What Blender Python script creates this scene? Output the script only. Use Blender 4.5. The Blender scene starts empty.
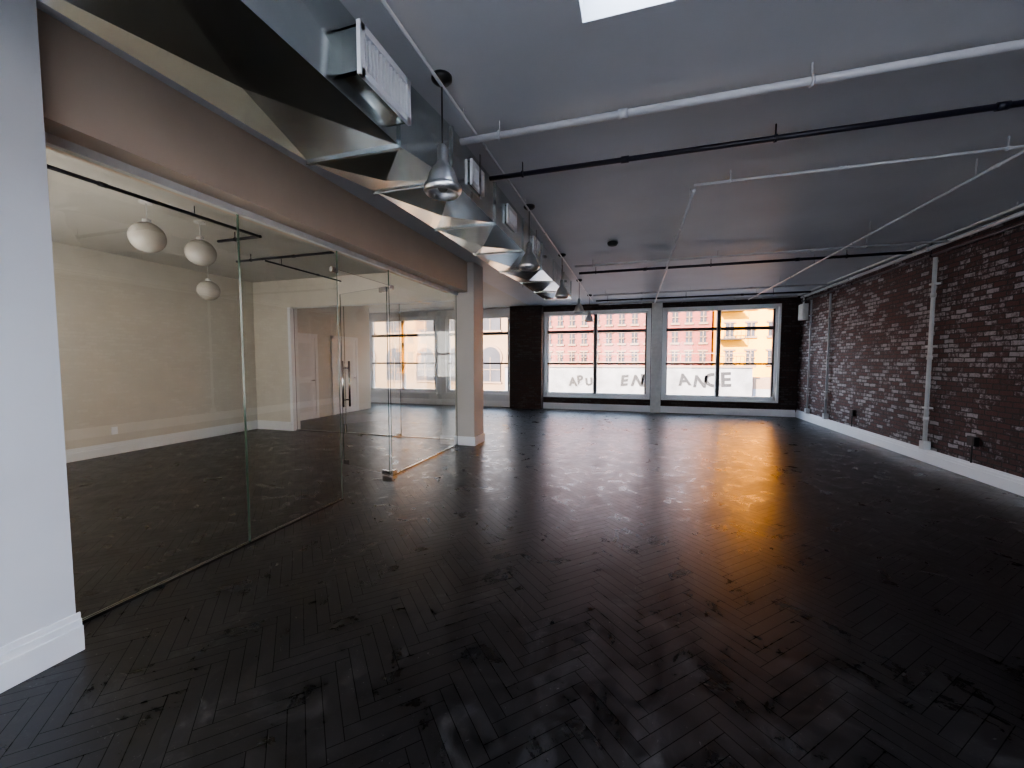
import bpy, bmesh, math, random
from mathutils import Vector, Matrix
random.seed(4)
S=bpy.context.scene
C=bpy.context.collection
H=1.5; ZC=3.21

# ---------------------------------------------------------------- materials
def newmat(name):
    m=bpy.data.materials.new(name); m.use_nodes=True
    nt=m.node_tree; b=nt.nodes['Principled BSDF']
    return m,nt,b
def N(nt,t,**kw):
    n=nt.nodes.new(t)
    for k,v in kw.items(): setattr(n,k,v)
    return n
def setc(b,c,r=.6,met=0,spec=.5):
    b.inputs['Base Color'].default_value=(*c,1); b.inputs['Roughness'].default_value=r
    b.inputs['Metallic'].default_value=met; b.inputs['Specular IOR Level'].default_value=spec
def paint(name,c,r=.6,var=.06,scale=2.5,met=0,bump=.03,spec=.4):
    m,nt,b=newmat(name); setc(b,c,r,met,spec)
    g=N(nt,'ShaderNodeNewGeometry'); n=N(nt,'ShaderNodeTexNoise'); n.inputs['Scale'].default_value=scale; n.inputs['Detail'].default_value=6
    nt.links.new(g.outputs['Position'],n.inputs['Vector'])
    cr=N(nt,'ShaderNodeValToRGB')
    cr.color_ramp.elements[0].position=.3; cr.color_ramp.elements[1].position=.7
    cr.color_ramp.elements[0].color=(*[max(0,x*(1-var)) for x in c],1)
    cr.color_ramp.elements[1].color=(*[min(1,x*(1+var)) for x in c],1)
    nt.links.new(n.outputs['Fac'],cr.inputs['Fac']); nt.links.new(cr.outputs['Color'],b.inputs['Base Color'])
    if bump:
        n2=N(nt,'ShaderNodeTexNoise'); n2.inputs['Scale'].default_value=60
        nt.links.new(g.outputs['Position'],n2.inputs['Vector'])
        bp=N(nt,'ShaderNodeBump'); bp.inputs['Strength'].default_value=bump*3; bp.inputs['Distance'].default_value=.004
        nt.links.new(n2.outputs['Fac'],bp.inputs['Height']); nt.links.new(bp.outputs['Normal'],b.inputs['Normal'])
    return m
def brick(name,axis,c1,c2,mort,white=(.38,.36,.37),wamt=.85,bw=.19,rh=.065,bump=1.0,lo=1.04,hi=1.24):
    m,nt,b=newmat(name); b.inputs['Roughness'].default_value=.65
    g=N(nt,'ShaderNodeNewGeometry'); sp=N(nt,'ShaderNodeSeparateXYZ'); cb=N(nt,'ShaderNodeCombineXYZ')
    nt.links.new(g.outputs['Position'],sp.inputs[0])
    nt.links.new(sp.outputs[axis],cb.inputs[0]); nt.links.new(sp.outputs[2],cb.inputs[1])
    wn=N(nt,'ShaderNodeTexNoise'); wn.inputs['Scale'].default_value=9; wn.inputs['Detail'].default_value=4
    nt.links.new(g.outputs['Position'],wn.inputs['Vector'])
    mad=N(nt,'ShaderNodeVectorMath',operation='MULTIPLY_ADD'); mad.inputs[1].default_value=(.04,.028,0)
    nt.links.new(wn.outputs['Color'],mad.inputs[0]); nt.links.new(cb.outputs[0],mad.inputs[2])
    def bt(ca,cc,cm,ms=.009):
        t=N(nt,'ShaderNodeTexBrick'); t.inputs['Scale'].default_value=1
        t.inputs['Brick Width'].default_value=bw; t.inputs['Row Height'].default_value=rh
        t.inputs['Mortar Size'].default_value=ms; t.inputs['Mortar Smooth'].default_value=.25
        t.inputs['Color1'].default_value=(*ca,1); t.inputs['Color2'].default_value=(*cc,1); t.inputs['Mortar'].default_value=(*cm,1)
        nt.links.new(mad.outputs[0],t.inputs['Vector']); return t
    t1=bt(c1,c2,mort)
    t2=bt((0,0,0),(1,1,1),(.1,.1,.1))
    nz=N(nt,'ShaderNodeTexNoise'); nz.inputs['Scale'].default_value=16; nz.inputs['Detail'].default_value=8; nz.inputs['Roughness'].default_value=.8
    nt.links.new(g.outputs['Position'],nz.inputs['Vector'])
    nl=N(nt,'ShaderNodeTexNoise'); nl.inputs['Scale'].default_value=1.1; nt.links.new(g.outputs['Position'],nl.inputs['Vector'])
    nw=N(nt,'ShaderNodeMath',operation='MULTIPLY_ADD'); nw.inputs[1].default_value=1.3; nw.inputs[2].default_value=-.15
    nt.links.new(nz.outputs['Fac'],nw.inputs[0])
    a=N(nt,'ShaderNodeMath',operation='MULTIPLY_ADD'); a.inputs[1].default_value=.45
    nt.links.new(t2.outputs['Color'],a.inputs[0]); nt.links.new(nw.outputs[0],a.inputs[2])
    a2=N(nt,'ShaderNodeMath',operation='MULTIPLY_ADD'); a2.inputs[1].default_value=.6
    nt.links.new(nl.outputs['Fac'],a2.inputs[0]); nt.links.new(a.outputs[0],a2.inputs[2])
    mr=N(nt,'ShaderNodeMapRange'); mr.inputs['From Min'].default_value=lo; mr.inputs['From Max'].default_value=hi; mr.inputs['To Max'].default_value=wamt
    nt.links.new(a2.outputs[0],mr.inputs['Value'])
    mx=N(nt,'ShaderNodeMix',data_type='RGBA'); mx.inputs['B'].default_value=(*white,1)
    nt.links.new(mr.outputs[0],mx.inputs['Factor']); nt.links.new(t1.outputs['Color'],mx.inputs['A'])
    nt.links.new(mx.outputs['Result'],b.inputs['Base Color'])
    hs=N(nt,'ShaderNodeMath',operation='MULTIPLY_ADD'); hs.inputs[1].default_value=-1.0
    nt.links.new(t1.outputs['Fac'],hs.inputs[0]); nt.links.new(nz.outputs['Fac'],hs.inputs[2])
    bp=N(nt,'ShaderNodeBump'); bp.inputs['Strength'].default_value=bump; bp.inputs['Distance'].default_value=.018
    nt.links.new(hs.outputs[0],bp.inputs['Height']); nt.links.new(bp.outputs['Normal'],b.inputs['Normal'])
    return m
def glassmat(name,tint,refl=1.7):
    m=bpy.data.materials.new(name); m.use_nodes=True; nt=m.node_tree; nt.nodes.clear()
    o=N(nt,'ShaderNodeOutputMaterial'); mx=N(nt,'ShaderNodeMixShader')
    tr=N(nt,'ShaderNodeBsdfTransparent'); tr.inputs['Color'].default_value=(*tint,1)
    gl=N(nt,'ShaderNodeBsdfGlossy'); gl.inputs['Roughness'].default_value=0.0; gl.inputs['Color'].default_value=(1,1,1,1)
    lw=N(nt,'ShaderNodeLayerWeight'); lw.inputs['Blend'].default_value=.5
    p=N(nt,'ShaderNodeMath',operation='POWER'); p.inputs[1].default_value=5
    q=N(nt,'ShaderNodeMath',operation='MULTIPLY_ADD'); q.inputs[1].default_value=.9; q.inputs[2].default_value=.04*refl; q.use_clamp=True
    nt.links.new(lw.outputs['Facing'],p.inputs[0]); nt.links.new(p.outputs[0],q.inputs[0]); nt.links.new(q.outputs[0],mx.inputs[0])
    nt.links.new(tr.outputs[0],mx.inputs[1]); nt.links.new(gl.outputs[0],mx.inputs[2]); nt.links.new(mx.outputs[0],o.inputs[0])
    return m
def frosted(name,c):
    m=bpy.data.materials.new(name); m.use_nodes=True; nt=m.node_tree; nt.nodes.clear()
    o=N(nt,'ShaderNodeOutputMaterial'); tr=N(nt,'ShaderNodeBsdfTranslucent'); tr.inputs['Color'].default_value=(*c,1)
    nt.links.new(tr.outputs[0],o.inputs[0]); return m

M_wall=paint('white_wall_paint',(.70,.72,.74),.55,.03)
M_col=paint('column_paint',(.50,.47,.43),.55,.03)
M_tan=paint('warm_wall_paint',(.63,.60,.53),.6,.04)
M_header=paint('header_paint',(.54,.44,.35),.45,.05)
M_ceil=paint('ceiling_paint',(.50,.52,.55),.5,.06,1.3)
M_ceil2=paint('annex_ceiling_paint',(.50,.49,.45),.6,.04,1.3)
M_trim=paint('trim_paint',(.78,.80,.82),.4,.02)
M_pipew=paint('painted_pipe',(.44,.45,.47),.35,.08,9)
M_pipel=paint('white_pipe',(.60,.61,.60),.4,.08,9)
M_pipeb=paint('black_pipe',(.010,.010,.020),.35,.1,9)
M_frame=paint('window_frame_paint',(.75,.76,.76),.4,.03)
M_frameb=paint('dark_mullion',(.03,.025,.025),.4,.05)
M_black=paint('black_plastic',(.012,.012,.012),.4,.05)
M_steel=paint('brushed_steel',(.5,.5,.5),.25,.05,20,met=1)
M_alu=paint('spun_aluminium',(.75,.75,.74),.33,.08,15,met=1)
M_globe=paint('opal_glass',(.50,.48,.43),.25,.02)
M_edge=paint('glass_edge',(.05,.08,.06),.2,.05)
M_glass=glassmat('clear_glass',(.88,.89,.86),2.4)
M_wglass=glassmat('window_glass',(.95,.97,.97),1.5)
M_frost=frosted('fill_frosted_glass',(.24,.28,.35))  # sunlit diffusing panes added as room fill light, out of view
M_acry=frosted('skylight_acrylic',(.74,.86,1.0))
M_fillfrostw=frosted('office_fill_glass',(.33,.36,.40))  # sunlit diffusing panes added as office fill light, out of view
M_brickR=brick('old_brick_right',1,(.085,.030,.027),(.026,.012,.013),(.018,.014,.014))
M_brickB=brick('old_brick_back',0,(.050,.019,.014),(.024,.012,.010),(.018,.013,.012),wamt=.12)

M_duct=paint('galvanised_sheet',(.64,.68,.67),.19,.14,3.0,met=1,bump=0)

# floor
M_floor,nt,b=newmat('dark_parquet')
g=N(nt,'ShaderNodeNewGeometry'); at=N(nt,'ShaderNodeAttribute',attribute_name='rnd')
def noise(sc,de,ro,di=0):
    n=N(nt,'ShaderNodeTexNoise'); n.inputs['Scale'].default_value=sc; n.inputs['Detail'].default_value=de; n.inputs['Roughness'].default_value=ro; n.inputs['Distortion'].default_value=di
    nt.links.new(g.outputs['Position'],n.inputs['Vector']); return n
n1=noise(5,10,.72,.6); n2=noise(35,5,.6); n3=noise(1.6,8,.7,.8); n4=noise(24,3,.6,2.5); n5=noise(2.8,10,.75,1.2)
cr=N(nt,'ShaderNodeValToRGB'); cr.color_ramp.elements[0].color=(.006,.0055,.0055,1); cr.color_ramp.elements[0].position=.42
cr.color_ramp.elements[1].color=(.026,.024,.024,1); cr.color_ramp.elements[1].position=.72
nt.links.new(n1.outputs['Fac'],cr.inputs['Fac'])
ml=N(nt,'ShaderNodeMix',data_type='RGBA',blend_type='MULTIPLY'); ml.inputs['Factor'].default_value=.7
nt.links.new(cr.outputs['Color'],ml.inputs['A']); nt.links.new(at.outputs['Color'],ml.inputs['B'])
wf=N(nt,'ShaderNodeMapRange'); wf.inputs['From Min'].default_value=.54; wf.inputs['From Max'].default_value=.68; wf.inputs['To Max'].default_value=.45
nt.links.new(n5.outputs['Fac'],wf.inputs['Value'])
mv=N(nt,'ShaderNodeMix',data_type='RGBA'); mv.inputs['B'].default_value=(.085,.083,.082,1)
nt.links.new(wf.outputs[0],mv.inputs['Factor']); nt.links.new(ml.outputs['Result'],mv.inputs['A'])
sf=N(nt,'ShaderNodeMapRange'); sf.inputs['From Min'].default_value=.68; sf.inputs['From Max'].default_value=.76; sf.inputs['To Max'].default_value=.8
nt.links.new(n4.outputs['Fac'],sf.inputs['Value'])
mw=N(nt,'ShaderNodeMix',data_type='RGBA'); mw.inputs['B'].default_value=(.18,.175,.17,1)
nt.links.new(sf.outputs[0],mw.inputs['Factor']); nt.links.new(mv.outputs['Result'],mw.inputs['A'])
# joints stay dark
jd=N(nt,'ShaderNodeMix',data_type='RGBA',blend_type='MULTIPLY'); jd.inputs['Factor'].default_value=1
sc=N(nt,'ShaderNodeSeparateColor'); nt.links.new(at.outputs['Color'],sc.inputs[0])
jm=N(nt,'ShaderNodeMapRange'); jm.inputs['From Min'].default_value=.03; jm.inputs['From Max'].default_value=.14; jm.inputs['To Min'].default_value=.1
nt.links.new(sc.outputs[0],jm.inputs['Value'])
nt.links.new(mw.outputs['Result'],jd.inputs['A']); nt.links.new(jm.outputs[0],jd.inputs['B'])
nt.links.new(jd.outputs['Result'],b.inputs['Base Color'])
r1=N(nt,'ShaderNodeMapRange'); r1.inputs['From Min'].default_value=.35; r1.inputs['From Max'].default_value=.65; r1.inputs['To Min'].default_value=.13; r1.inputs['To Max'].default_value=.27
nt.links.new(n1.outputs['Fac'],r1.inputs['Value'])
r3=N(nt,'ShaderNodeMath',operation='MULTIPLY_ADD'); r3.inputs[1].default_value=.20
nt.links.new(n3.outputs['Fac'],r3.inputs[0]); nt.links.new(r1.outputs[0],r3.inputs[2])
r2=N(nt,'ShaderNodeMath',operation='MULTIPLY_ADD'); r2.inputs[1].default_value=.05
nt.links.new(sc.outputs[0],r2.inputs[0]); nt.links.new(r3.outputs[0],r2.inputs[2]); nt.links.new(r2.outputs[0],b.inputs['Roughness'])
b.inputs['IOR'].default_value=1.55
sg=N(nt,'ShaderNodeMapRange'); sg.inputs['From Min'].default_value=.03; sg.inputs['From Max'].default_value=.14; sg.inputs['To Min'].default_value=.15; sg.inputs['To Max'].default_value=.66
nt.links.new(sc.outputs[0],sg.inputs['Value']); nt.links.new(sg.outputs[0],b.inputs['Specular IOR Level'])
bp=N(nt,'ShaderNodeBump'); bp.inputs['Strength'].default_value=.25; bp.inputs['Distance'].default_value=.0014
nt.links.new(n2.outputs['Fac'],bp.inputs['Height']); nt.links.new(bp.outputs['Normal'],b.inputs['Normal'])

# ---------------------------------------------------------------- mesh builder
class MB:
    def __init__(s,name): s.name=name; s.bm=bmesh.new(); s.mats=[]
    def mi(s,m):
        if m not in s.mats: s.mats.append(m)
        return s.mats.index(m)
    def faces(s,fs,m,smooth=False):
        i=s.mi(m)
        for f in fs: f.material_index=i; f.smooth=smooth
    def box(s,a,b,m):
        x0,y0,z0=[min(a[i],b[i]) for i in range(3)]; x1,y1,z1=[max(a[i],b[i]) for i in range(3)]
        v=[s.bm.verts.new(p) for p in [(x0,y0,z0),(x1,y0,z0),(x1,y1,z0),(x0,y1,z0),(x0,y0,z1),(x1,y0,z1),(x1,y1,z1),(x0,y1,z1)]]
        fs=[s.bm.faces.new([v[i] for i in q]) for q in [(3,2,1,0),(4,5,6,7),(0,1,5,4),(1,2,6,5),(2,3,7,6),(3,0,4,7)]]
        s.faces(fs,m); return s
    def quad(s,pts,m):
        f=s.bm.faces.new([s.bm.verts.new(p) for p in pts]); s.faces([f],m); return s
    def cyl(s,p,q,r,m,seg=14,r2=None,caps=True):
        p=Vector(p); q=Vector(q); d=(q-p).normalized()
        u=d.orthogonal().normalized(); w=d.cross(u); r2=r if r2 is None else r2
        A=[];B=[]
        for i in range(seg):
            t=2*math.pi*i/seg; o=u*math.cos(t)+w*math.sin(t)
            A.append(s.bm.verts.new(p+o*r)); B.append(s.bm.verts.new(q+o*r2))
        fs=[s.bm.faces.new([A[i],A[(i+1)%seg],B[(i+1)%seg],B[i]]) for i in range(seg)]
        s.faces(fs,m,True)
        if caps: s.faces([s.bm.faces.new(A[::-1]),s.bm.faces.new(B)],m)
        return s
    def pipe(s,pts,r,m,coup=None,seg=12):
        for a,b in zip(pts[:-1],pts[1:]): s.cyl(a,b,r,m,seg)
        for a in pts[1:-1]: s.sph(a,r*1.35,m,10,8)
        if coup:
            for a,b in zip(pts[:-1],pts[1:]):
                a=Vector(a);b=Vector(b);L=(b-a).length;d=(b-a)/L;k=coup*.5
                while k<L: s.cyl(a+d*(k-.03),a+d*(k+.03),r*1.3,m,seg); k+=coup
        return s
    def sph(s,c,r,m,u=24,v=16):
        res=bmesh.ops.create_uvsphere(s.bm,u_segments=u,v_segments=v,radius=r,matrix=Matrix.Translation(c))
        fs={f for vv in res['verts'] for f in vv.link_faces}; s.faces(fs,m,True); return s
    def lathe(s,c,prof,m,seg=40,rib=0):
        c=Vector(c); R=[]
        for (r,z) in prof:
            row=[]
            for i in range(seg):
                rr=r*(1+(rib if i%2 else -rib)) if r>.03 else r
                t=2*math.pi*i/seg; row.append(s.bm.verts.new(c+Vector((rr*math.cos(t),rr*math.sin(t),z))))
            R.append(row)
        fs=[]
        for a,b in zip(R[:-1],R[1:]):
            for i in range(seg): fs.append(s.bm.faces.new([a[i],a[(i+1)%seg],b[(i+1)%seg],b[i]]))
        s.faces(fs,m,True); return s
    def done(s,bevel=0):
        me=bpy.data.meshes.new(s.name); s.bm.normal_update(); s.bm.to_mesh(me); s.bm.free()
        for m in s.mats: me.materials.append(m)
        o=bpy.data.objects.new(s.name,me); C.objects.link(o)
        if bevel:
            md=o.modifiers.new('bev','BEVEL'); md.width=bevel; md.segments=2; md.limit_method='ANGLE'
        return o
def wallX(name,x0,x1,y0,y1,z0,z1,ops,m):
    w=MB(name); ops=sorted(ops); cx=x0
    for a,b_,c,d in ops:
        if a>cx: w.box((cx,y0,z0),(a,y1,z1),m)
        w.box((a,y0,z0),(b_,y1,c),m); w.box((a,y0,d),(b_,y1,z1),m); cx=b_
    if cx<x1: w.box((cx,y0,z0),(x1,y1,z1),m)
    return w.done()

# ---------------------------------------------------------------- shell
YB=12.4; XR=4.17; XL=-2.74; XG=-3.0; YP=1.25
fb=bmesh.new(); col=fb.loops.layers.color.new('rnd')
W=.068; n=6; ang=math.radians(45); ca,sa=math.cos(ang),math.sin(ang); cx,cy=-2.8,4.7
def plank(x,y,w,h):
    g_=.0016/W
    cxx=(x+w/2)*W; cyy=(y+h/2)*W
    px=cx+cxx*ca-cyy*sa; py=cy+cxx*sa+cyy*ca
    if not(-9.9<px<4.4 and -3.3<py<12.6): return
    tz=random.uniform(-.0006,.0006); tz2=random.uniform(-.0005,.0005)
    vs=[]
    for (a,b_) in [(x+g_,y+g_),(x+w-g_,y+g_),(x+w-g_,y+h-g_),(x+g_,y+h-g_)]:
        X=a*W; Y=b_*W
        la=(a-x)/w-.5; lb=(b_-y)/h-.5
        z=(la*tz+lb*tz2) if w>h else (la*tz2+lb*tz)
        vs.append(fb.verts.new((min(XR+.2,max(-9.79,cx+X*ca-Y*sa)),min(12.69,max(-3.19,cy+X*sa+Y*ca)),z)))
    f=fb.faces.new(vs); r=random.uniform(.5,1)
    for l in f.loops: l[col]=(r,r,r,1)
K=240
for k in range(-K,K):
    for j in range(-20,21):
        plank(k+2*n*j,k,n,1)
        plank(k+2*n*j,k-2*n+1,1,n)
def fbox(a,b_):
    x0,y0,z0=a;x1,y1,z1=b_
    v=[fb.verts.new(p) for p in [(x0,y0,z0),(x1,y0,z0),(x1,y1,z0),(x0,y1,z0),(x0,y0,z1),(x1,y0,z1),(x1,y1,z1),(x0,y1,z1)]]
    for q in [(3,2,1,0),(4,5,6,7),(0,1,5,4),(1,2,6,5),(2,3,7,6),(3,0,4,7)]:
        f=fb.faces.new([v[i] for i in q])
        for l in f.loops: l[col]=(.02,.02,.02,1)
fbox((-9.8,-3.2,-.25),(4.4,12.7,-.0015))
me=bpy.data.meshes.new('floor'); fb.to_mesh(me); fb.free(); me.materials.append(M_floor)
C.objects.link(bpy.data.objects.new('floor',me))

z0,z1=ZC,ZC+.2
sk=[(-.28,.28,.85,2.14),(-.9,2.9,-2.4,-.9)]  # second one is unseen, added behind the camera to brighten the room
SY=2.14
c=MB('ceiling')
c.box((XL-.4,SY,z0),(XR+.23,12.7,z1),M_ceil)
c.box((XL-.4,.85,z0),(-.28,SY,z1),M_ceil); c.box((.28,.85,z0),(XR+.23,SY,z1),M_ceil)
c.box((XL-.4,-.9,z0),(XR+.23,.85,z1),M_ceil)
c.box((XL-.4,-2.4,z0),(-.9,-.9,z1),M_ceil); c.box((2.9,-2.4,z0),(XR+.23,-.9,z1),M_ceil)
c.box((XL-.4,-3.2,z0),(XR+.23,-2.4,z1),M_ceil)
c.box((-9.8,1.0,z0),(XL-.4,12.7,z1),M_ceil2)
c.done()
for a,b_,y0,y1 in sk:
    s=MB('skylight'); t=.06; zt=z1+.06  # covers the visible skylight and the added rear one
    s.box((a-t,y0-t,z1),(a,y1+t,zt+.05),M_trim); s.box((b_,y0-t,z1),(b_+t,y1+t,zt+.05),M_trim)
    s.box((a,y0-t,z1),(b_,y0,zt+.05),M_trim); s.box((a,y1,z1),(b_,y1+t,zt+.05),M_trim)
    s.quad([(a,y0,zt),(b_,y0,zt),(b_,y1,zt),(a,y1,zt)],M_acry)
    s.done()
WZ0,WZ1=.42,2.98
wallX('wall_back',-3.75,XR,YB,YB+.3,0,ZC,[(-2.7,.40,WZ0,WZ1),(.80,3.68,WZ0,WZ1)],M_brickB)
wallX('wall_back_annex',-9.8,-3.75,YB,YB+.3,0,ZC,[(-9.2,-6.5,WZ0,WZ1),(-6.15,-3.85,WZ0,WZ1)],M_wall)
MB('brick_pier').box((-3.78,YB-.28,0),(-2.75,YB,ZC),M_brickB).done()
p=MB('window_pier'); p.box((.46,YB-.14,0),(.74,YB,ZC),M_pipel); p.done(.01)
MB('wall_right').box((XR,-3.2,0),(XR+.23,YB+.3,ZC),M_brickR).done()
wallX('wall_front',-3.2,XR,-3.2,-3,0,ZC,[(-2.2,.3,.8,2.8),(1.0,3.6,.8,2.8)],M_wall)
MB('wall_left').box((-3.2,-3,0),(XL,YP,ZC),M_wall).done()
wallX('wall_office_near',-8,-3.2,YP-.2,YP,0,ZC,[(-7.4,-5.8,.9,2.6),(-5.3,-3.7,.9,2.6)],M_tan)
MB('wall_office_left').box((-8.2,YP-.2,0),(-8,10.8,ZC),M_tan).done()
MB('wall_annex_return').box((-9.6,10.6,0),(-8.2,10.8,ZC),M_wall).done()
MB('wall_annex_left').box((-9.8,10.6,0),(-9.6,YB,ZC),M_wall).done()
w=MB('wall_office_far'); w.box((-8,6.8,0),(-7.05,6.95,ZC),M_tan); w.box((-7.05,6.8,2.63),(-3.05,6.95,ZC),M_tan); w.done()
MB('header_beam').box((-3.2,YP,2.70),(-2.80,6.5,ZC),M_header).done()
col_=MB('column'); col_.box((-3.05,6.5,0),(-2.68,6.95,ZC),M_col); col_.box((-3.07,6.48,0),(-2.66,6.97,.16),M_trim); col_.done(.008)

def bbX(name,x0,x1,y,sgn,h=.19,m=M_trim):
    b_=MB(name); b_.box((x0,y,0),(x1,y+sgn*.02,h),m); b_.box((x0,y,0),(x1,y+sgn*.028,h*.84),m); b_.box((x0,y,0),(x1,y+sgn*.034,h*.7),m); b_.done(.003)
def bbY(name,y0,y1,x,sgn,h=.19,m=M_trim,k=1):
    b_=MB(name); b_.box((x,y0,0),(x+sgn*.010*k,y1,h),m); b_.box((x,y0,0),(x+sgn*.018*k,y1,h*.84),m); b_.box((x,y0,0),(x+sgn*.028*k,y1,h*.66),m); b_.done(.003)
bbX('baseboard_back',-2.75,XR-.04,YB,-1)
bbX('baseboard_back_annex',-9.6,-3.78,YB,-1)
bbY('baseboard_right',-3,YB,XR,-1,.2)
bbY('baseboard_left',-3,YP+.015,XL,1,.2)
bbY('baseboard_office_left',YP,6.8,-8,1)
bbX('baseboard_office_near',-8+.04,-3.2,YP,1)
bbX('baseboard_office_far',-8+.04,-7.05,6.8,-1)
bbY('baseboard_annex_left',6.95,7.5,-8,1)

# ---------------------------------------------------------------- windows
def window(name,x0,x1,z0=WZ0,z1=WZ1,cols=2):
    w=MB(name); y=YB+.10; f=.07
    w.box((x0,y-.06,z0),(x0+f,y+.06,z1),M_frame); w.box((x1-f,y-.06,z0),(x1,y+.06,z1),M_frame)
    w.box((x0,y-.06,z1-f),(x1,y+.06,z1),M_frame); w.box((x0,y-.06,z0),(x1,y+.06,z0+f+.03),M_frame)
    w.box((x0-.03,YB-.07,z0-.05),(x1+.03,YB+.1,z0),M_frame)
    for (a,b_) in ((x0-.045,x0+.01),(x1-.01,x1+.045)): w.box((a,YB-.03,z0-.05),(b_,YB+.02,z1+.04),M_frame)
    w.box((x0-.045,YB-.03,z1-.01),(x1+.045,YB+.02,z1+.05),M_frame)
    for i in range(1,cols):
        xm=x0+(x1-x0)*i/cols
        w.box((xm-.055,y-.05,z0+f),(xm+.055,y+.05,z1-f),M_frame)
        w.box((xm-.035,y-.06,z0+f),(xm+.035,y-.049,z1-f),M_frameb)
    for zz,t in ((2.40,.045),(1.42,.028)):
        w.box((x0+f,y-.045,zz-t),(x1-f,y+.04,zz+t),M_frameb)
    for i in range(cols):
        a=x0+f+(x1-x0-2*f)*i/cols; b_=x0+f+(x1-x0-2*f)*(i+1)/cols
        for q in (a+.02,b_-.02): w.box((q-.02,y-.04,z0+f),(q+.02,y+.04,z1-f),M_frameb if i else M_frame)
    w.quad([(x0,y+.02,z0),(x1,y+.02,z0),(x1,y+.02,z1),(x0,y+.02,z1)],M_wglass)
    w.done()
window('window_1',-2.7,.40); window('window_2',.80,3.68); window('window_3',-6.15,-3.85); window('window_4',-9.2,-6.5)
def fill_window(name,x0,x1,z0,z1,y,m):
    w=MB(name); f=.06
    w.box((x0,y-.04,z0),(x0+f,y+.04,z1),M_frame); w.box((x1-f,y-.04,z0),(x1,y+.04,z1),M_frame)
    w.box((x0,y-.04,z0),(x1,y+.04,z0+f),M_frame); w.box((x0,y-.04,z1-f),(x1,y+.04,z1),M_frame)
    xm=(x0+x1)/2; w.box((xm-.03,y-.04,z0),(xm+.03,y+.04,z1),M_frame); w.box((x0,y-.03,(z0+z1)/2-.03),(x1,y+.03,(z0+z1)/2+.03),M_frame)
    w.quad([(x0+f,y,z0+f),(x1-f,y,z0+f),(x1-f,y,z1-f),(x0+f,y,z1-f)],m); w.done()
fill_window('fill_window_5',-2.2,.3,.8,2.8,-3.1,M_frost); fill_window('fill_window_6',1.0,3.6,.8,2.8,-3.1,M_frost)  # unseen rear windows, frosted panes added to light the room
fill_window('fill_window_7',-7.4,-5.8,.9,2.6,YP-.1,M_fillfrostw); fill_window('fill_window_8',-5.3,-3.7,.9,2.6,YP-.1,M_fillfrostw)  # unseen windows added to brighten the office walls

# ---------------------------------------------------------------- glass partition
def pane(name,p0,p1,z0,z1,patch=(),mat=M_glass):
    w=MB(name); p0=Vector((*p0,0)); p1=Vector((*p1,0)); d=(p1-p0).normalized(); nn=Vector((-d.y,d.x,0))*.006
    w.quad([p0+Vector((0,0,z0)),p1+Vector((0,0,z0)),p1+Vector((0,0,z1)),p0+Vector((0,0,z1))],mat)
    for e in (p0,p1):
        w.quad([e-nn+Vector((0,0,z0)),e+nn+Vector((0,0,z0)),e+nn+Vector((0,0,z1)),e-nn+Vector((0,0,z1))],M_edge)
    for z in (z0,z1):
        w.quad([p0-nn+Vector((0,0,z)),p1-nn+Vector((0,0,z)),p1+nn+Vector((0,0,z)),p0+nn+Vector((0,0,z))],M_edge)
    for (t,z,l,h) in patch:
        c0=p0+d*t; c1=p0+d*(t+l); k=nn*2.6
        v=[c0-k,c1-k,c1+k,c0+k]
        bot=[w.bm.verts.new(q+Vector((0,0,z))) for q in v]; top=[w.bm.verts.new(q+Vector((0,0,z+h))) for q in v]
        fs=[w.bm.faces.new(bot[::-1]),w.bm.faces.new(top)]+[w.bm.faces.new([bot[i],bot[(i+1)%4],top[(i+1)%4],top[i]]) for i in range(4)]
        w.faces(fs,M_steel)
    return w
T=2.66
pane('glass_panel',(XG,YP+.01),(XG,2.435),.02,T).done()
pane('glass_panel',(XG,2.445),(XG,3.53),.02,T,[(1.0,2.42,.085,.05)]).done()
pane('glass_panel',(XG,4.46),(XG,6.47),.02,T,[(0,.02,.1,.05),(0,2.42,.09,.05)]).done()
pane('glass_transom',(XG,3.54),(XG,4.45),2.46,T).done()
g_=pane('glass_door',(XG-.02,4.44),(XG-1.0,4.76),.02,2.44,[(.0,.01,.14,.06),(.0,2.38,.14,.06),(.93,.02,.09,.06)])
dd=Vector((-.98,.32,0)).normalized(); hp=Vector((XG-.02,4.44,0))+dd*.93; nn=Vector((-dd.y,dd.x,0))
for s_ in (-1,1):
    q=hp+nn*.05*s_
    g_.cyl(q+Vector((0,0,.85)),q+Vector((0,0,1.5)),.014,M_steel)
    for z in (.95,1.4): g_.cyl(hp+Vector((0,0,z)),q+Vector((0,0,z)),.01,M_steel)
g_.done()
t=MB('trim_1'); t.box((XG-.025,YP,2.65),(XG+.025,6.5,2.70),M_pipel); t.box((XG-.015,YP,0),(XG+.015,3.53,.02),M_steel); t.box((XG-.015,4.46,0),(XG+.015,6.5,.02),M_steel); t.done()
pane('office_glass_panel',(-6.97,6.87),(-5.7,6.87),.02,2.61).done()
pane('office_glass_panel',(-5.69,6.87),(-4.4,6.87),.02,2.61,[(1.2,.02,.09,.05)]).done()
pane('office_glass_panel',(-4.39,6.87),(-3.07,6.87),.02,2.61).done()
t=MB('trim_2'); t.box((-7.05,6.85,0),(-3.05,6.89,.02),M_steel); t.box((-7.05,6.84,2.61),(-3.05,6.9,2.63),M_pipel)
t.box((-7.05,6.78,0),(-6.98,6.97,2.63),M_trim); t.done()
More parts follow.
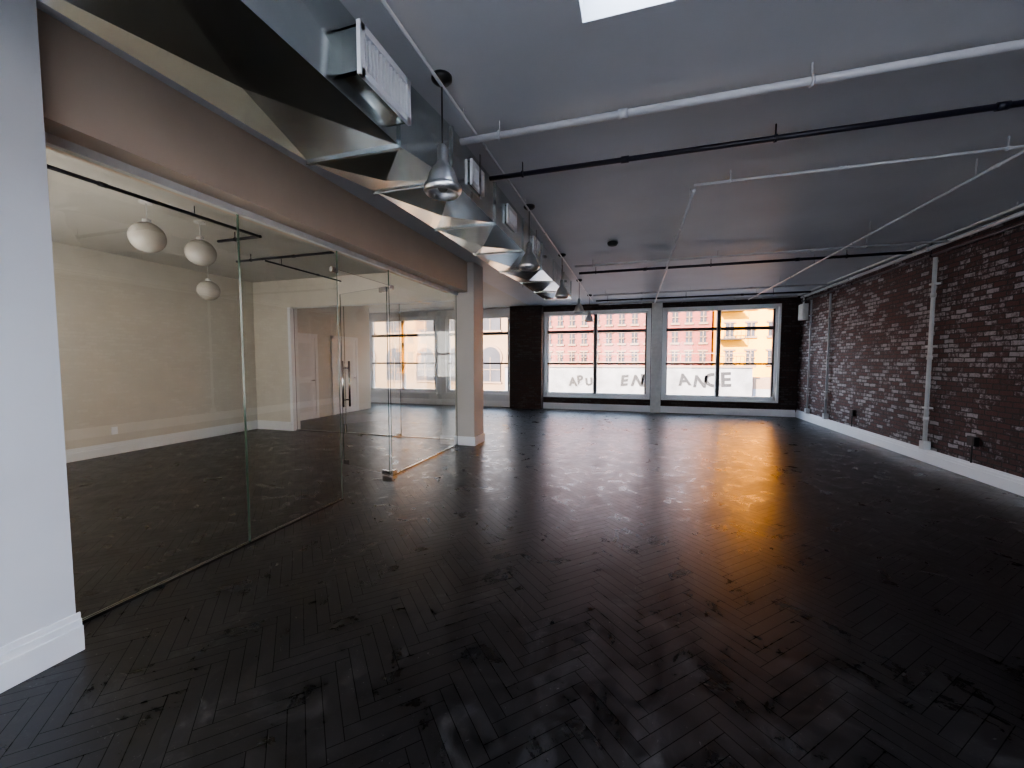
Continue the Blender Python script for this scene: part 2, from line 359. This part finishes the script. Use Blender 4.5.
for i,(a,b_) in enumerate(((7.6,8.5),(9.2,10.1))):
    d=MB('door_%d'%(i+1)); x=-8
    d.box((x,a-.09,0),(x+.04,a,2.2),M_trim); d.box((x,b_,0),(x+.04,b_+.09,2.2),M_trim); d.box((x,a-.09,2.1),(x+.04,b_+.09,2.2),M_trim)
    d.box((x,a,0.005),(x+.025,b_,2.1),M_trim)
    for (z0_,z1_) in ((.2,.95),(1.1,1.95)):
        d.box((x+.02,a+.12,z0_),(x+.033,b_-.12,z1_),M_wall)
    d.cyl((x+.02,b_-.08,1.0),(x+.08,b_-.08,1.0),.012,M_steel); d.cyl((x+.08,b_-.08,1.0),(x+.08,b_-.2,1.0),.01,M_steel)
    d.done(.004)

# ---------------------------------------------------------------- duct
ZT=ZC-.01
def duct():
    w=MB('air_duct')
    secs=[(-2.9,-2.05,-1.36,2.78),(-.8,-2.05,-1.36,2.78),(.7,-2.05,-1.36,2.78),(2.16,-2.03,-1.36,2.78),(2.75,-1.96,-1.30,2.82),(3.7,-1.93,-1.30,2.82),(4.7,-1.93,-1.3,2.82),(5.7,-1.93,-1.3,2.82),(6.7,-1.9,-1.32,2.84),(7.7,-1.9,-1.32,2.84),(8.6,-1.9,-1.32,2.84)]
    def ring(s_): y,a,b_,z=s_; return [Vector((a,y,z)),Vector((b_,y,z)),Vector((b_,y,ZT)),Vector((a,y,ZT))]
    for s0,s1 in zip(secs[:-1],secs[1:]):
        A=ring(s0);B=ring(s1)
        for i in range(4):
            q=[A[i],A[(i+1)%4],B[(i+1)%4],B[i]]
            nrm=[Vector((0,0,-1)),Vector((1,0,0)),Vector((0,0,1)),Vector((-1,0,0))][i]
            cc=sum(q,Vector())/4+nrm*(.06 if i==0 else .015 if i!=2 else 0)
            vs=[w.bm.verts.new(v_) for v_ in q]; cv=w.bm.verts.new(cc)
            fs=[w.bm.faces.new([vs[k],vs[(k+1)%4],cv]) for k in range(4)]
            w.faces(fs,M_duct)
    for s_ in secs:
        y,a,b_,z=s_
        w.box((a-.015,y-.012,z-.015),(b_+.015,y+.012,z),M_duct)
        w.box((b_,y-.012,z),(b_+.015,y+.012,ZT),M_duct); w.box((a-.015,y-.012,z),(a,y+.012,ZT),M_duct)
    for s_ in (secs[0],secs[-1]): w.faces([w.bm.faces.new([w.bm.verts.new(v_) for v_ in ring(s_)])],M_duct)
    def grille(y0,y1,x0,x1,za,zb):
        w.box((x0,y0,za),(x1-.015,y0+.012,zb),M_duct); w.box((x0,y1-.012,za),(x1-.015,y1,zb),M_duct)
        w.box((x0,y0,za),(x1-.015,y1,za+.012),M_duct); w.box((x0,y0,zb-.012),(x1-.015,y1,zb),M_duct)
        w.box((x0,y0+.012,za+.012),(x0+.02,y1-.012,zb-.012),M_black)
        f=.026
        w.box((x1-.02,y0-.01,za-.01),(x1,y0+f,zb+.01),M_trim); w.box((x1-.02,y1-f,za-.01),(x1,y1+.01,zb+.01),M_trim)
        w.box((x1-.02,y0,za-.01),(x1,y1,za+f),M_trim); w.box((x1-.02,y0,zb-f),(x1,y1,zb+.01),M_trim)
        k=y0+f+.016
        while k<y1-f: w.box((x1-.022,k,za+f),(x1-.004,k+.008,zb-f),M_trim); k+=.03
    grille(1.66,2.08,-1.37,-1.24,2.85,3.07)
    grille(3.05,3.3,-1.31,-1.26,2.92,3.1); grille(4.0,4.3,-1.31,-1.26,2.92,3.1); grille(5.1,5.4,-1.31,-1.26,2.92,3.1)
    for y in (.2,3.2,5.2,7.2):
        for x in (-1.99,-1.255): w.box((x-.005,y-.01,2.86),(x+.005,y+.01,ZC),M_steel)
    w.done()
duct()

# ---------------------------------------------------------------- pendant lamps
for y in (2.28,4.38,6.48,8.58,10.6):
    x=-1.14; w=MB('pendant_lamp'); q=.88; zb=2.54
    w.lathe((x,y,0),[(0.0005,ZC),(.062,ZC),(.062,ZC-.02),(.045,ZC-.035),(.012,ZC-.045),(.0005,ZC-.045)],M_black,24)
    w.cyl((x,y,ZC-.04),(x,y,zb+.26),.005,M_black,8)
    w.lathe((x,y,zb),[(r*q,z*q) for r,z in [(.0005,.31),(.02,.31),(.028,.30),(.036,.285),(.036,.20),(.042,.19),(.05,.17),(.072,.15),(.088,.12),(.1,.085),(.108,.055),(.112,.035)]],M_alu,40,0)
    w.lathe((x,y,zb),[(r*q,z*q) for r,z in [(.112,.035),(.128,.03),(.13,.0),(.112,-.025),(.106,-.025),(.1,.03),(.08,.08),(.05,.13)]],M_alu,48,.012)
    w.sph((x,y,zb+.03),.035,M_globe,16,12)
    w.done()
for (x,y,z) in ((-5.05,3.06,2.83),(-5.14,3.68,2.83),(-6.75,4.93,2.66)):
    w=MB('globe_pendant_lamp'); r=.16
    w.sph((x,y,z),r,M_globe,36,24); w.cyl((x,y,z+r-.01),(x,y,z+r+.03),.04,M_pipel,20)
    w.cyl((x,y,z+r+.02),(x,y,ZC-.015),.006,M_pipel,8); w.cyl((x,y,ZC-.02),(x,y,ZC),.06,M_pipel,20); w.done()

# ---------------------------------------------------------------- pipes
ZP=ZC-.10
def pX(name,x0,x1,y,r,m,coup=2.3,z=ZP):
    w=MB(name); w.pipe([(x0,y,z),(x1,y,z)],r,m,coup)
    k=x0+.3
    while k<x1: w.cyl((k,y,z),(k,y,ZC),.005,m,6); w.cyl((k-.008,y,z),(k+.008,y,z),r*1.4,m,12); k+=1.9
    w.done()
def pY(name,y0,y1,x,r,m,coup=2.2,z=ZP):
    w=MB(name); w.pipe([(x,y0,z),(x,y1,z)],r,m,coup)
    k=y0+.3
    while k<y1: w.cyl((x,k,z),(x,k,ZC),.005,m,6); k+=1.6
    w.done()
pX('sprinkler_pipe',-1.25,4.0,2.80,.024,M_pipew)
pX('sprinkler_pipe',-1.25,4.0,3.42,.020,M_pipeb)
pX('conduit',.50,3.85,4.12,.012,M_pipew,z=ZP+.01)
pX('conduit',-1.0,4.0,6.95,.018,M_pipew)
pX('sprinkler_pipe',-1.0,3.9,7.5,.022,M_pipeb)
pX('conduit',-1.0,3.85,10.1,.02,M_pipew); pX('conduit',-1.0,3.85,10.9,.02,M_pipeb,z=ZP-.02); pX('conduit',-1.0,3.85,11.7,.025,M_pipew)
pY('conduit',4.12,11.6,.50,.014,M_pipew,z=ZP-.035)
pY('sprinkler_pipe',1.0,11.6,2.75,.013,M_pipew,z=ZP-.05)
pY('conduit',-2.5,11.5,-1.14,.010,M_pipew,z=ZC-.05)
pY('sprinkler_pipe',-2.5,12.0,4.04,.028,M_pipew,z=ZC-.09)
pY('sprinkler_pipe',-2.5,12.0,3.91,.016,M_pipel,z=ZC-.06)
pY('sprinkler_pipe',-2.5,12.0,4.08,.018,M_pipeb,z=ZC-.19)
pY('office_pipe',1.4,4.1,-4.68,.018,M_pipeb); pX('office_pipe',-5.4,-4.66,4.1,.018,M_pipeb)
pX('office_pipe',-6.2,-4.3,5.0,.018,M_pipeb); pY('office_pipe',5.0,6.7,-5.6,.014,M_pipeb,z=ZP-.03)
for y,r,z0_,m in ((7.38,.026,.20,M_pipel),(10.6,.022,.2,M_pipew),(11.6,.018,.2,M_pipew)):
    w=MB('wall_pipe'); x=XR-.05
    w.pipe([(x,y,z0_),(x,y,ZC-.22)],r,m,.9)
    w.box((x-.04,y-.045,z0_),(XR,y+.045,z0_+.12),m)
    for z in (.8,1.7,2.6): w.box((x-.03,y-.05,z),(XR,y+.05,z+.025),m)
    w.done()
for y,z in ((6.55,.42),(9.5,.42)):
    w=MB('power_outlet'); w.box((XR-.05,y-.06,z),(XR,y+.06,z+.12),M_black); w.box((XR-.055,y-.045,z+.015),(XR-.05,y+.045,z+.105),M_frameb)
    w.cyl((XR-.03,y,.2),(XR-.03,y,z),.01,M_black,8); w.done(.004)
w=MB('junction_box'); w.box((XR-.12,11.9,2.55),(XR,12.2,2.95),M_pipel); w.box((XR-.13,11.92,2.57),(XR-.12,12.18,2.93),M_pipel); w.cyl((XR-.06,12.05,2.95),(XR-.06,12.05,ZC),.02,M_pipel); w.done(.005)
w=MB('smoke_detector'); w.lathe((-.33,6.05,ZC),[(.001,0),(.075,0),(.075,-.02),(.06,-.045),(.03,-.055),(.001,-.055)],M_black,28); w.done()
w=MB('wall_thermostat'); w.box((-8,2.6,1.75),(-7.98,2.68,1.87),M_trim); w.done(.004)
w=MB('office_outlet'); w.box((-8,4.2,.32),(-7.985,4.28,.44),M_trim); w.done(.003)

# ---------------------------------------------------------------- exterior
E_red=brick('facade_red_brick',0,(.15,.017,.014),(.11,.014,.012),(.14,.05,.04),wamt=0,bw=.3,rh=.1,bump=.2)
E_yel=paint('facade_yellow',(.62,.25,.004),.8,.12,.8)
E_bei=paint('facade_beige',(.15,.10,.065),.8,.1,.8)
E_trim=paint('facade_stone',(.15,.10,.075),.8,.08)
E_glass=paint('facade_window',(.03,.028,.035),.2,.4,.5,bump=0)
E_white=paint('parapet_white',(.13,.132,.15),.8,.3,1.4)
E_gr=paint('graffiti_paint',(.008,.008,.012),.6,.3,3)
E_road=paint('street_asphalt',(.10,.10,.10),.9,.1)
def building(name,x0,x1,y,z0,z1,m,cw,rh,ww,wh,arch=False,bal=False):
    w=MB(name); w.box((x0,y,z0),(x1,y+8,z1),m)
    nx=int((x1-x0)/cw); x=x0+((x1-x0)-nx*cw)/2+cw/2
    for i in range(nx):
        zz=z0+1.6
        while zz+wh<z1-.3:
            xa=x+i*cw
            w.box((xa-ww/2,y-.03,zz),(xa+ww/2,y,zz+wh),E_glass)
            w.box((xa-ww/2-.1,y-.14,zz-.14),(xa+ww/2+.1,y,zz),E_trim)
            if arch:
                w.cyl((xa,y-.1,zz+wh),(xa,y,zz+wh),ww/2+.16,E_trim,24); w.cyl((xa,y-.13,zz+wh),(xa,y,zz+wh),ww/2,E_glass,24)
                w.box((xa-ww/2,y-.135,zz),(xa+ww/2,y,zz+wh),E_glass)
            else: w.box((xa-ww/2-.12,y-.1,zz+wh),(xa+ww/2+.12,y,zz+wh+.12),E_trim)
            w.box((xa-.03,y-.17,zz),(xa+.03,y,zz+wh),E_trim); w.box((xa-ww/2,y-.17,zz+wh/2-.03),(xa+ww/2,y,zz+wh/2+.03),E_trim)
            if bal and i%3==0:
                w.box((xa-ww/2-.5,y-1.0,zz-.25),(xa+ww/2+.5,y,zz-.18),M_frameb)
                w.box((xa-ww/2-.5,y-1.0,zz+.5),(xa+ww/2+.5,y-.96,zz+.54),M_frameb)
                for k in range(7):
                    xx=xa-ww/2-.5+(ww+1)*k/6; w.box((xx-.012,y-1.0,zz-.2),(xx+.012,y-.97,zz+.5),M_frameb)
            zz+=rh
    w.box((x0-.1,y-.5,z1),(x1+.1,y+8,z1+.4),E_trim); w.done()
building('brick_apartment_building',-8.2,5.3,32,-6,7.4,E_red,.95,1.45,.42,.8)
building('yellow_apartment_building',5.5,20,31,-6,14,E_yel,1.3,1.9,.5,.9,bal=True)
building('stone_arched_building',-26,-8.6,31,-6,7,E_bei,3.0,4.2,1.7,2.0,arch=True)
w=MB('rooftop_parapet_wall'); w.box((-6.5,20,-6),(5.0,20.4,1.2),E_white); w.box((-6.6,19.9,1.2),(5.1,20.5,1.28),E_trim); w.done()
w=MB('neighbour_rooftop'); w.box((5.3,21,-6),(14,28,.2),E_white); w.box((7,23,.2),(8.2,24.5,1.3),E_trim); w.box((9.5,22,.2),(9.7,22.2,1.6),E_trim)
w.box((5.3,21,.2),(14,21.15,.75),E_trim); w.done()
w=MB('roof_railing')
for z in (1.45,1.85): w.box((-6.5,20.15,z-.02),(5.0,20.2,z+.02),E_trim)
for i in range(13): w.box((-6.5+i*.95-.02,20.15,1.28),(-6.5+i*.95+.02,20.2,1.87),E_trim)
w.done()
MB('street_ground').box((-60,12.9,-6.3),(60,70,-6),E_road).done()
rr=random.Random(7)
for txt,x,sz in (('ABU',-3.1,.58),('END',-.65,.68),('ANCE',2.0,.82)):
    for ch in txt:
        cu=bpy.data.curves.new('graffiti_lettering','FONT'); cu.body=ch; cu.size=sz*rr.uniform(.85,1.2); cu.extrude=.005; cu.offset=.028
        cu.shear=rr.uniform(-.2,.3)
        o=bpy.data.objects.new('graffiti_lettering',cu); C.objects.link(o); o.rotation_euler=(math.pi/2,rr.uniform(-.15,.15),0); o.location=(x,19.99,.34+rr.uniform(-.06,.06)); cu.materials.append(E_gr)
        x+=sz*.70

# ---------------------------------------------------------------- light
sun=bpy.data.lights.new('sun','SUN'); sun.energy=40; sun.angle=.01; sun.color=(1,.78,.56)
so=bpy.data.objects.new('sun',sun); C.objects.link(so)
so.rotation_euler=Vector((.35,.85,-.42)).to_track_quat('-Z','Y').to_euler()
wd=bpy.data.worlds.new('World'); S.world=wd; wd.use_nodes=True; bg=wd.node_tree.nodes['Background']
nt=wd.node_tree; tc=nt.nodes.new('ShaderNodeTexCoord'); sp=nt.nodes.new('ShaderNodeSeparateXYZ'); cr=nt.nodes.new('ShaderNodeValToRGB')
nt.links.new(tc.outputs['Generated'],sp.inputs[0]); nt.links.new(sp.outputs[2],cr.inputs[0])
cr.color_ramp.elements[0].color=(.90,.92,1,1); cr.color_ramp.elements[1].color=(.58,.73,1,1); cr.color_ramp.elements[1].position=.7
nt.links.new(cr.outputs[0],bg.inputs[0]); bg.inputs[1].default_value=7.0

# ---------------------------------------------------------------- camera
cam=bpy.data.cameras.new('camera'); co=bpy.data.objects.new('camera',cam); C.objects.link(co)
cam.sensor_width=36; cam.lens=400/1024*36; cam.clip_start=.05; cam.clip_end=300
co.location=(0,0,H); co.rotation_euler=(math.radians(90-3.29),0,math.radians(17))
S.camera=co
S.view_settings.view_transform='AgX'
S.view_settings.look='AgX - Medium High Contrast'
S.view_settings.exposure=0.75
